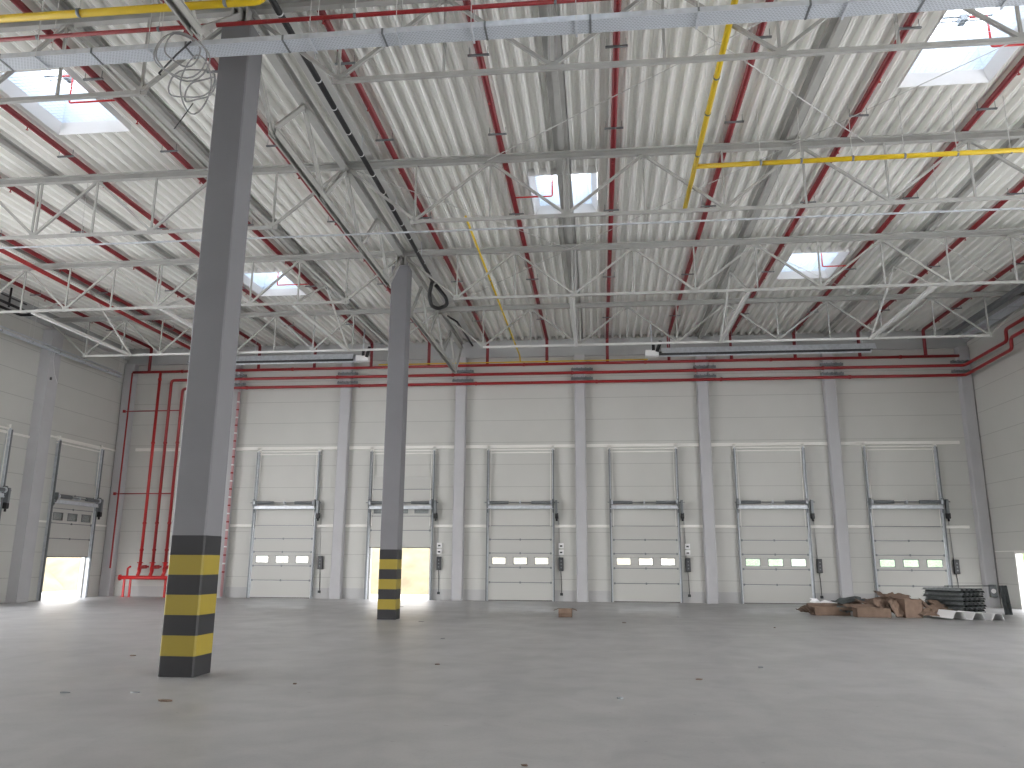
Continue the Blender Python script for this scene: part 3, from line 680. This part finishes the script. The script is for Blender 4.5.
# black cable bundle with white ties, ending in a hanging loop
t = thing('cable_bundle', (-5.1, 16, 10.3), 'thick black cable bundle with white ties beside the roof girder, ending in a loop', 'cable')
MB().tube([(-5.02, 7.5, 10.25), (-5.05, 14, 10.25), (-5.08, 20, 10.25), (-5.12, 23.4, 10.2)], .055, 12).build('cable', M_BLACK, t)
MB().tube(bend([(-5.12, 23.3, 10.2), (-5.28, 23.6, 9.85), (-5.22, 23.7, 9.50), (-4.98, 23.7, 9.40), (-4.70, 23.7, 9.52), (-4.72, 23.6, 9.72), (-5.06, 23.5, 10.14)], .1), .06, 10).build('cable_loop', M_BLACK, t)
for y in frange(8, 23, .92): MB().tube([(-5.05-.01*(y-14)/3, y, 10.25), (-5.05-.01*(y-14)/3, y+.03, 10.25)], .060, 12).build('cable_tie', M_WHITE, t)
for y in (9, 12, 15, 18, 21): MB().tube([(-5.06, y+.4, 10.3), (-5.06, y+.4, ZD)], .008, 5).build('hanger_rod', M_GALV, t)
t = thing('cable_bundle', (-5.3, 27.6, 10.3), 'thin black cable along the girder near the back wall', 'cable'); MB().tube([(-5.4, 27.3, 10.3), (-5.2, 28.2, 10.35), (-5.15, 31.6, 10.35)], .035, 8).build('cable', M_BLACK, t)
for y in (28.6, 30.2): MB().tube([(-5.17, y, 10.35), (-5.17, y, ZD)], .008, 5).build('hanger_rod', M_GALV, t)
# coil of grey cable hanging left of the near column
t = thing('cable_coil', (-5.95, 9.95, 9.2), 'loose coil of grey cable hanging beside the head of the near column', 'cable')
rnd = random.Random(3)
for k in (0, 1, 3, 5, 6, 8):
    cx, cz, rx, rz = [(-6.02, 8.80, .34, .36), (-5.98, 8.78, .36, .33), (-5.76, 8.35, .29, .36), (-5.74, 8.30, .31, .38), (-5.72, 8.38, .27, .42), (-5.80, 8.33, .33, .33), (-6.0, 8.9, .22, .26), (-5.70, 8.95, .2, .35), (-5.66, 8.22, .24, .27)][k]
    ph = rnd.uniform(0, 6); tl = rnd.uniform(-.35, .35)
    pts = [(cx+rx*math.cos(a)*math.cos(tl), 9.72+.12*math.sin(a+ph)+rx*math.cos(a)*math.sin(tl)*.4, cz+rz*math.sin(a)+.03*math.sin(3*a+ph)) for a in [2*math.pi*j/26 for j in range(27)]]
    MB().tube(pts, .012, 6).build('cable_loop', M_CABLE, t)
MB().tube([(-5.9, 9.75, 9.05), (-6.1, 9.75, 8.85), (-6.35, 9.75, 8.55), (-6.3, 9.72, 8.5)], .014, 6).build('cable_end', M_DARK, t)
MB().tube([(-5.75, 9.72, 8.0), (-5.9, 9.72, 7.75), (-6.0, 9.72, 7.6)], .008, 6).build('cable_end', M_DARK, t)

# ------------------------------------------------------------------ radiant heaters
def heater(x0, x1, zc, y, flip, label):
    t = thing('radiant_heater', ((x0+x1)/2, y, zc), label, 'heater')
    # hood: open-bottomed trapezoid
    b = MB(); pr = [(-.30, 0), (-.16, .24), (.16, .24), (.30, 0), (.285, 0), (.15, .225), (-.15, .225), (-.285, 0)]
    for k in range(len(pr)):
        a, c = pr[k], pr[(k+1) % len(pr)]
        b.quad((x0, y+a[0], zc+a[1]), (x1, y+a[0], zc+a[1]), (x1, y+c[0], zc+c[1]), (x0, y+c[0], zc+c[1]))
    b.build('reflector_hood', M_GALV, t)
    for s in (-.12, .12): MB().tube([(x0-.1, y+s, zc+.06), (x1-.1, y+s, zc+.06)], .05, 10).build('radiant_tube', M_DARK, t)
    xb = x0-.35 if flip else x1+.35
    bbx = MB().bbox(xb-.25, xb+.25, y-.15, y+.15, zc-.05, zc+.18, .02).build('burner_box', M_WHITE, t)
    MB().tube([(xb+.18, y-.12, zc+.1), (xb+.3, y-.2, zc+.42), (xb+.32, y-.2, zc+.5)], .07, 10).tube([(xb+.05, y-.16, zc+.15), (xb+.05, y-.16, zc+.4)], .06, 8).build('burner_fan', M_BLACK, bbx)
    for x in frange(x0+.3, x1, 2.4): MB().tube([(x, y, zc+.24), (x, y, ZD)], .008, 5).build('hanger_chain', M_GALV, t)
    MB().tube([(xb, y, zc+.18), (xb, y+.02, ZD)], .03, 8).build('flue', M_GALV, t)
heater(2.5, 10.4, 9.36, 30.0, True, 'long grey radiant heater hanging before the back wall on the right')
heater(-16.6, -9.7, 9.40, 30.0, False, 'long grey radiant heater hanging before the back wall on the left')
t = thing('radiant_heater', (-20.2, 25, 9.9), 'black pipe frame of a heater seen at the left edge', 'heater')
MB().tube(bend([(-20.4, 20.0, 10.0), (-20.4, 24.9, 10.0), (-19.9, 24.9, 10.0), (-19.9, 20.0, 10.0)], .1), .05, 10).build('radiant_tube', M_BLACK, t)
MB().tube([(-20.15, 24.0, 10.0), (-20.15, 24.0, 10.7)], .035, 8).tube([(-20.15, 20.6, 10.35), (-20.15, 24.8, 10.35)], .03, 8).build('hanger_bar', M_BLACK, t)

# ------------------------------------------------------------------ wall brackets behind the header pipes
pl = ['left corner', 'second', 'third', 'column line', 'fifth', 'sixth', 'seventh', 'right corner']
for k, x in enumerate(PX):
    if k == 0: continue
    for j, z in enumerate((8.955, 9.345)):
        b = MB().box(x-.35, x+.55, YW-.36, YW-.297, z-.05, z+.05)
        for q in range(5): b.box(x-.3+q*.18, x-.26+q*.18, YW-.42, YW-.36, z-.06, z+.06)
        tag(b.build('pipe_bracket', M_GALV_D), '%s steel bracket between the red headers at the %s wall pillar' % (('lower', 'upper')[j], pl[k]), 'bracket', 'brackets behind the red header pipes')

# ------------------------------------------------------------------ door controls
def control(cx, y, label):
    t = thing('door_control', (cx, y, 1.35), label, 'control box', 'dark door control boxes')
    hs_ = MB().bbox(cx-.09, cx+.09, y-.13, y, 1.17, 1.70, .02).build('housing', M_DARK, t)
    for z in (1.3, 1.43, 1.56): MB().tube([(cx, y-.12, z), (cx, y-.145, z)], .028, 10).build('button', M_GALV_D, hs_)
    MB().tube([(cx-.02, y-.03, 1.18), (cx, y-.03, .9), (cx+.01, y-.03, .3)], .012, 6).build('cable', M_DARK, t)
    MB().box(cx-.05, cx+.06, y-.05, y, .22, .32).build('socket', M_DARK, t)
    MB().tube([(cx-.05, y-.03, 1.70), (cx-.1, y-.03, 3.4)], .01, 6).build('cable', M_CABLE, t)
for i, cx in enumerate(DOORX): control(cx+1.64, YW, 'dark control box on the wall right of the %s dock door' % ORD[i])
for i in (1, 2, 3):
    for j, z in enumerate((1.80, 2.05)):
        cx = DOORX[i]+1.64; t = thing('switch_box', (cx, YW, z), '%s white switch box right of the %s dock door' % (('lower', 'upper')[j], ORD[i]), 'switch', 'white switch boxes beside the dock doors')
        hs_ = MB().bbox(cx-.10, cx+.10, YW-.10, YW, z, z+.2, .015).build('housing', M_WHITE, t); MB().box(cx-.05, cx+.05, YW-.108, YW-.10, z+.06, z+.12).build('switch', M_DARK, hs_)
t = thing('alarm_bell', (14.5, 32.0, .35), 'small grey box with a round white dial low by the right corner', 'box')
MB().bbox(14.36, 14.60, 31.93, 32.056, .35, .80, .02).build('housing', M_GALV_D, t); MB().tube([(14.47, 31.93, .57), (14.47, 31.915, .57)], .085, 16).build('dial', M_WHITE, t)
t = thing('wall_cable', (XL+.44, 27.0, 9), 'thin loose white cable hanging on the left wall pillar', 'cable')
MB().tube([(XL+.44, 27.0, 9.3), (XL+.44, 26.95, 8.9), (XL+.44, 27.1, 8.4), (XL+.44, 27.35, 8.05)], .009, 5).build('cable', M_WHITE, t)
MB().tube([(XL+.44, 26.95, 8.2), (XL+.44, 26.95, 8.1)], .04, 8).build('cable_plug', M_DARK, t)

# ------------------------------------------------------------------ things on the floor
# small open carton
t = thing('cardboard_box', (-1.0, 23.35, 0), 'small open cardboard box standing alone on the floor before the dock doors', 'box')
bx, by, hw, hd, hh = -1.0, 23.45, .19, .16, .23; th = .008
b = MB().box(bx-hw, bx+hw, by-hd, by+hd, 0, th).box(bx-hw, bx+hw, by-hd, by-hd+th, 0, hh).box(bx-hw, bx+hw, by+hd-th, by+hd, 0, hh).box(bx-hw, bx-hw+th, by-hd, by+hd, 0, hh).box(bx+hw-th, bx+hw, by-hd, by+hd, 0, hh)
b.build('carton', M_CARD_D, t)
for a in (-1, 1):
    MB().prism([V((bx+a*hw, by-hd, hh)), V((bx+a*(hw+.14), by-hd, hh-.05)), V((bx+a*(hw+.14), by-hd, hh-.042)), V((bx+a*hw, by-hd, hh+.008))], (0, 2*hd, 0)).build('flap', M_CARD, t)
MB().prism([V((bx-hw, by-hd, hh)), V((bx-hw, by-hd-.03, hh-.12)), V((bx-hw, by-hd-.022, hh-.12)), V((bx-hw, by-hd+.008, hh))], (2*hw, 0, 0)).build('flap', M_CARD, t)

# heap of flattened cartons
def sheet(cx, cy, cz, w, d, rx, ry, rz, label, m, folds=1, name='cardboard_sheet', cat='cardboard'):
    """a crumpled corrugated sheet: a grid with creases, thickened"""
    rnd = random.Random(int(abs(cx*911+cy*77+cz*1313+w*101))); nx, ny = 6, 4; b = MB(); top = {}; bot = {}
    cr_ = [rnd.uniform(-.35, .35)*folds for _ in range(nx+1)]
    R = Matrix.Rotation(rz, 3, 'Z') @ Matrix.Rotation(ry, 3, 'Y') @ Matrix.Rotation(rx, 3, 'X')
    h = 0; hs = []
    for i in range(nx+1): hs.append(h); h += cr_[i]*w/nx
    mh = sum(hs)/len(hs); pts = {}
    for i in range(nx+1):
        for j in range(ny+1):
            jag = rnd.uniform(-.06, .06) if (i in (0, nx) or j in (0, ny)) else 0
            pts[i, j] = R @ V(((i/nx-.5)*w+jag, (j/ny-.5)*d+jag*.8, hs[i]-mh+rnd.uniform(-.018, .018)*folds))
    nz = R @ V((0, 0, .012)); zmin = min(p.z for p in pts.values()); off = V((cx, cy, cz))
    if (zmin+cz) < .006: off.z += .006-(zmin+cz)
    for k, p in pts.items(): top[k] = len(b.v); b.v.append(tuple(p+off+nz)); bot[k] = len(b.v); b.v.append(tuple(p+off))
    for i in range(nx):
        for j in range(ny):
            b.f.append((top[i,j], top[i+1,j], top[i+1,j+1], top[i,j+1])); b.f.append((bot[i,j+1], bot[i+1,j+1], bot[i+1,j], bot[i,j])); b.sm += [False, False]
    for i in range(nx):
        for j, s in ((0, 0), (ny, 1)): b.f.append((bot[i,j], bot[i+1,j], top[i+1,j], top[i,j])); b.sm.append(False)
    for j in range(ny):
        for i in (0, nx): b.f.append((bot[i,j], bot[i,j+1], top[i,j+1], top[i,j])); b.sm.append(False)
    tag(b.build(name, m), label, cat, 'torn cardboard in the heap')
def carton(cx, cy, w, d, h, rz, label, m):
    t = thing('flat_carton', (cx, cy, 0), label, 'box', 'torn cardboard in the heap'); R = Matrix.Rotation(rz, 3, 'Z'); th = .012
    def bx_(name, x0, x1, y0, y1, z0, z1, mm):
        b = MB().box(x0, x1, y0, y1, z0, z1); b.v = [tuple(R @ V(p) + V((cx, cy, 0))) for p in b.v]; return b.build(name, mm, t)
    b = MB().box(-w/2, w/2, -d/2, -d/2+th, 0, h).box(-w/2, w/2, d/2-th, d/2, 0, h).box(-w/2, -w/2+th, -d/2, d/2, 0, h).box(w/2-th, w/2, -d/2, d/2, 0, h).box(-w/2, w/2, -d/2, d/2, 0, th)
    b.v = [tuple(R @ V(p) + V((cx, cy, 0))) for p in b.v]; b.build('carton', m, t)
    b = MB().prism([V((-w/2, d/2, h)), V((w/2, d/2, h)), V((w/2+.02, d/2+.22, h+.08)), V((-w/2-.02, d/2+.22, h+.08))], (0, 0, .01)); b.v = [tuple(R @ V(p) + V((cx, cy, 0))) for p in b.v]; b.build('flap', M_CARD, t)
    b = MB().prism([V((-w/2, -d/2, h)), V((-w/2, d/2, h)), V((-w/2-.16, d/2, h+.03)), V((-w/2-.16, -d/2, h+.03))], (0, 0, .01)); b.v = [tuple(R @ V(p) + V((cx, cy, 0))) for p in b.v]; b.build('flap', M_CARD, t)
carton(6.95, 25.9, 1.05, .5, .24, .05, 'long low cardboard tray at the left of the heap', M_CARD_D)
carton(7.95, 25.2, .95, .45, .26, -.02, 'long low cardboard tray at the front middle of the heap', M_CARD_D)
carton(9.05, 25.35, .55, .5, .52, .25, 'upright open cardboard box at the right part of the heap', M_CARD)
sp_ = [(6.25, 26.1, .10, .45, .35, .2, .15, .2), (6.4, 26.3, .24, .6, .4, .1, -.2, .6), (6.35, 25.8, .1, .35, .3, .8, .3, 1.2), (7.3, 26.4, .3, .8, .5, .15, .1, -.3), (7.75, 26.3, .38, .7, .5, .3, -.25, .5),
       (8.2, 26.0, .46, .9, .5, .25, .12, .3), (8.5, 25.9, .56, .8, .6, .45, -.2, -.2), (8.8, 26.1, .66, .9, .5, .3, .3, .1), (8.4, 25.5, .4, .6, .4, .9, .2, .4), (8.65, 25.2, .16, .5, .4, .7, -.5, .9),
       (9.45, 25.9, .52, .7, .5, .4, .5, .7), (9.7, 25.6, .36, .6, .45, .6, .6, .2), (10.0, 25.6, .24, .6, .5, .5, .35, -.5), (9.9, 25.2, .12, .5, .35, .3, .2, .4), (8.0, 26.4, .5, .9, .5, .2, .1, -.1),
       (9.15, 26.3, .7, .6, .4, .3, -.1, .5), (8.6, 25.1, .3, .3, .5, 1.2, .2, .2), (9.5, 25.15, .22, .45, .3, .9, .1, -.4), (7.5, 25.9, .3, .5, .3, .2, -.3, 1.0), (10.15, 26.0, .4, .5, .4, .8, .3, .2)]
desc = ['curled brown sheet at the far left tip', 'bent sheet behind the left tip', 'small torn piece standing at the left tip', 'flat sheet above the long low tray', 'creased sheet leaning back behind the left tray',
        'wide sheet rising to the middle of the heap', 'tilted sheet on the crest of the heap', 'topmost peaked sheet of the heap', 'torn flap facing the camera at mid heap', 'crumpled piece on the floor before the upright box',
        'sheet sliding down right of the crest', 'steep sheet at the right flank', 'torn sheet lying against the stacked grey sheets', 'low piece on the floor at the right end', 'long flat sheet at the back of the heap',
        'short sheet behind the upright box', 'narrow strip standing at the heap front', 'small torn piece in front of the right flank', 'twisted strip between the two trays', 'brown scrap propped on the sheet stack']
for q, dsc in zip(sp_, desc): sheet(q[0], q[1], q[2]*.8, q[3]*.9, q[4], q[5]*.8, q[6]*.8, q[7], 'brown cardboard, ' + dsc, M_CARD if (len(dsc) % 2) else M_CARD_D, folds=1.3)
# black plastic and clear film among the cardboard
sheet(7.45, 25.75, .12, .6, .35, .4, .1, .1, 'black foil scrap between the two long trays', M_DARKOFF, 1.6, 'foil_scrap', 'foil'); sheet(7.65, 26.35, .42, .9, .4, .3, -.1, .2, 'dark foil sheet at the back left of the heap', M_DARKOFF, 1.2, 'foil_scrap', 'foil')
sheet(7.0, 26.6, .32, .8, .4, .3, .1, -.2, 'pale crumpled plastic film behind the left tray', M_WHITE, 1.8, 'plastic_film', 'plastic film')

# stack of profiled sheet offcuts
def prof_pts(w, n, hgt, th):
    """trapezoidal profile polyline in (x,z)"""
    p = w/n; out = []
    for k in range(n):
        a = -w/2+k*p; out += [(a, 0), (a+.32*p, 0), (a+.5*p, hgt), (a+.82*p, hgt)]
    out.append((w/2, 0)); return out
def offcut(cx, cy, cz, w, d, n, hgt, th, rz, m, label, group=None, tilt=None, name='deck_offcut'):
    pr = prof_pts(w, n, hgt, th); R = Matrix.Rotation(rz, 3, 'Z')
    if tilt is not None: R = R @ tilt
    b = MB()
    for k in range(len(pr)-1):
        (xa, za), (xb, zb) = pr[k], pr[k+1]
        q = [(xa, -d/2, za), (xb, -d/2, zb), (xb, -d/2, zb+th), (xa, -d/2, za+th)]
        i = len(b.v); b.v += [tuple(R @ V(p) + V((cx, cy, cz))) for p in q] + [tuple(R @ (V(p)+V((0, d, 0))) + V((cx, cy, cz))) for p in q]
        for f in ((0,1,2,3),(7,6,5,4),(0,4,5,1),(3,2,6,7),(0,3,7,4),(1,5,6,2)): b.f.append(tuple(i+x for x in f)); b.sm.append(False)
    return tag(b.build(name, m), label, 'sheet', group)
for k in range(12):
    offcut(10.75+.03*math.sin(k*2.1), 26.35, .02+.068*k, 1.15-.05*((k*3) % 4)*.5, 1.25, 5, .05, .008, .58+.02*math.sin(k*1.7), M_DARKOFF if k % 2 == 0 else M_GREYOFF,
           '%s grey profiled sheet from the bottom of the stack beside the cardboard' % ORD[k], 'stacked grey profiled sheets')
offcut(10.40, 24.75, .01, 1.65, .9, 3, .20, .01, .12, M_WHITE, 'white corrugated roof sheet offcut lying on the floor before the grey stack', tilt=Matrix.Rotation(.06, 3, 'Y'))
offcut(12.55, 27.0, .0, .24, .88, 2, .05, .02, .25, M_DARKOFF, 'dark profiled strip standing upright right of the grey stack', tilt=Matrix.Rotation(math.radians(83), 3, 'X') @ Matrix.Translation((0, 0, 0)).to_3x3())
o = [x for x in bpy.data.objects if x.get('label', '').startswith('dark profiled strip')][0]; o.location.z = .45
t = thing('steel_bar', (11.9, 26.7, .87), 'thin dark bar lying across the top of the grey sheet stack', 'bar'); MB().beam((10.6, 26.5, .875), (12.35, 27.2, .875), .05, .03).build('bar', M_DARKOFF, t)

# debris crumbs on the floor
cr = [(-4.85, 8.9, .10, M_CARD_D), (-5.5, 9.4, .09, M_GALV_D), (-6.3, 9.25, .08, M_GALV_D), (-3.9, 10.3, .05, M_CARD), (-4.6, 20.9, .10, M_GALV_D), (-2.5, 12.5, .06, M_CARD), (1.3, 11.5, .06, M_CARD), (.2, 9.8, .07, M_GALV_D), (2.4, 12.9, .05, M_GALV_D),
      (-7.6, 12.8, .07, M_CARD), (-3.2, 16.5, .06, M_GALV_D), (5.6, 9.6, .08, M_GALV_D), (.6, 21.5, .08, M_CARD_D), (4.2, 20.6, .05, M_CARD), (-.6, 6.6, .04, M_CARD_D), (-6.9, 27.3, .25, M_GALV_D), (2.2, 24, .06, M_GALV_D)]
for i, (x, y, s, m) in enumerate(cr):
    rnd = random.Random(i); b = MB(); n = 6
    s *= .65; pr = [V((x+s*math.cos(6.283*k/n)*rnd.uniform(.5, 1.1)*1.3, y+s*math.sin(6.283*k/n)*rnd.uniform(.4, .9), .001)) for k in range(n)]
    b.prism(pr, (rnd.uniform(-.01, .01), 0, rnd.uniform(.008, .02)))
    tag(b.build('debris_scrap', m), 'small scrap lying on the concrete floor', 'scrap', 'small scraps scattered on the floor')
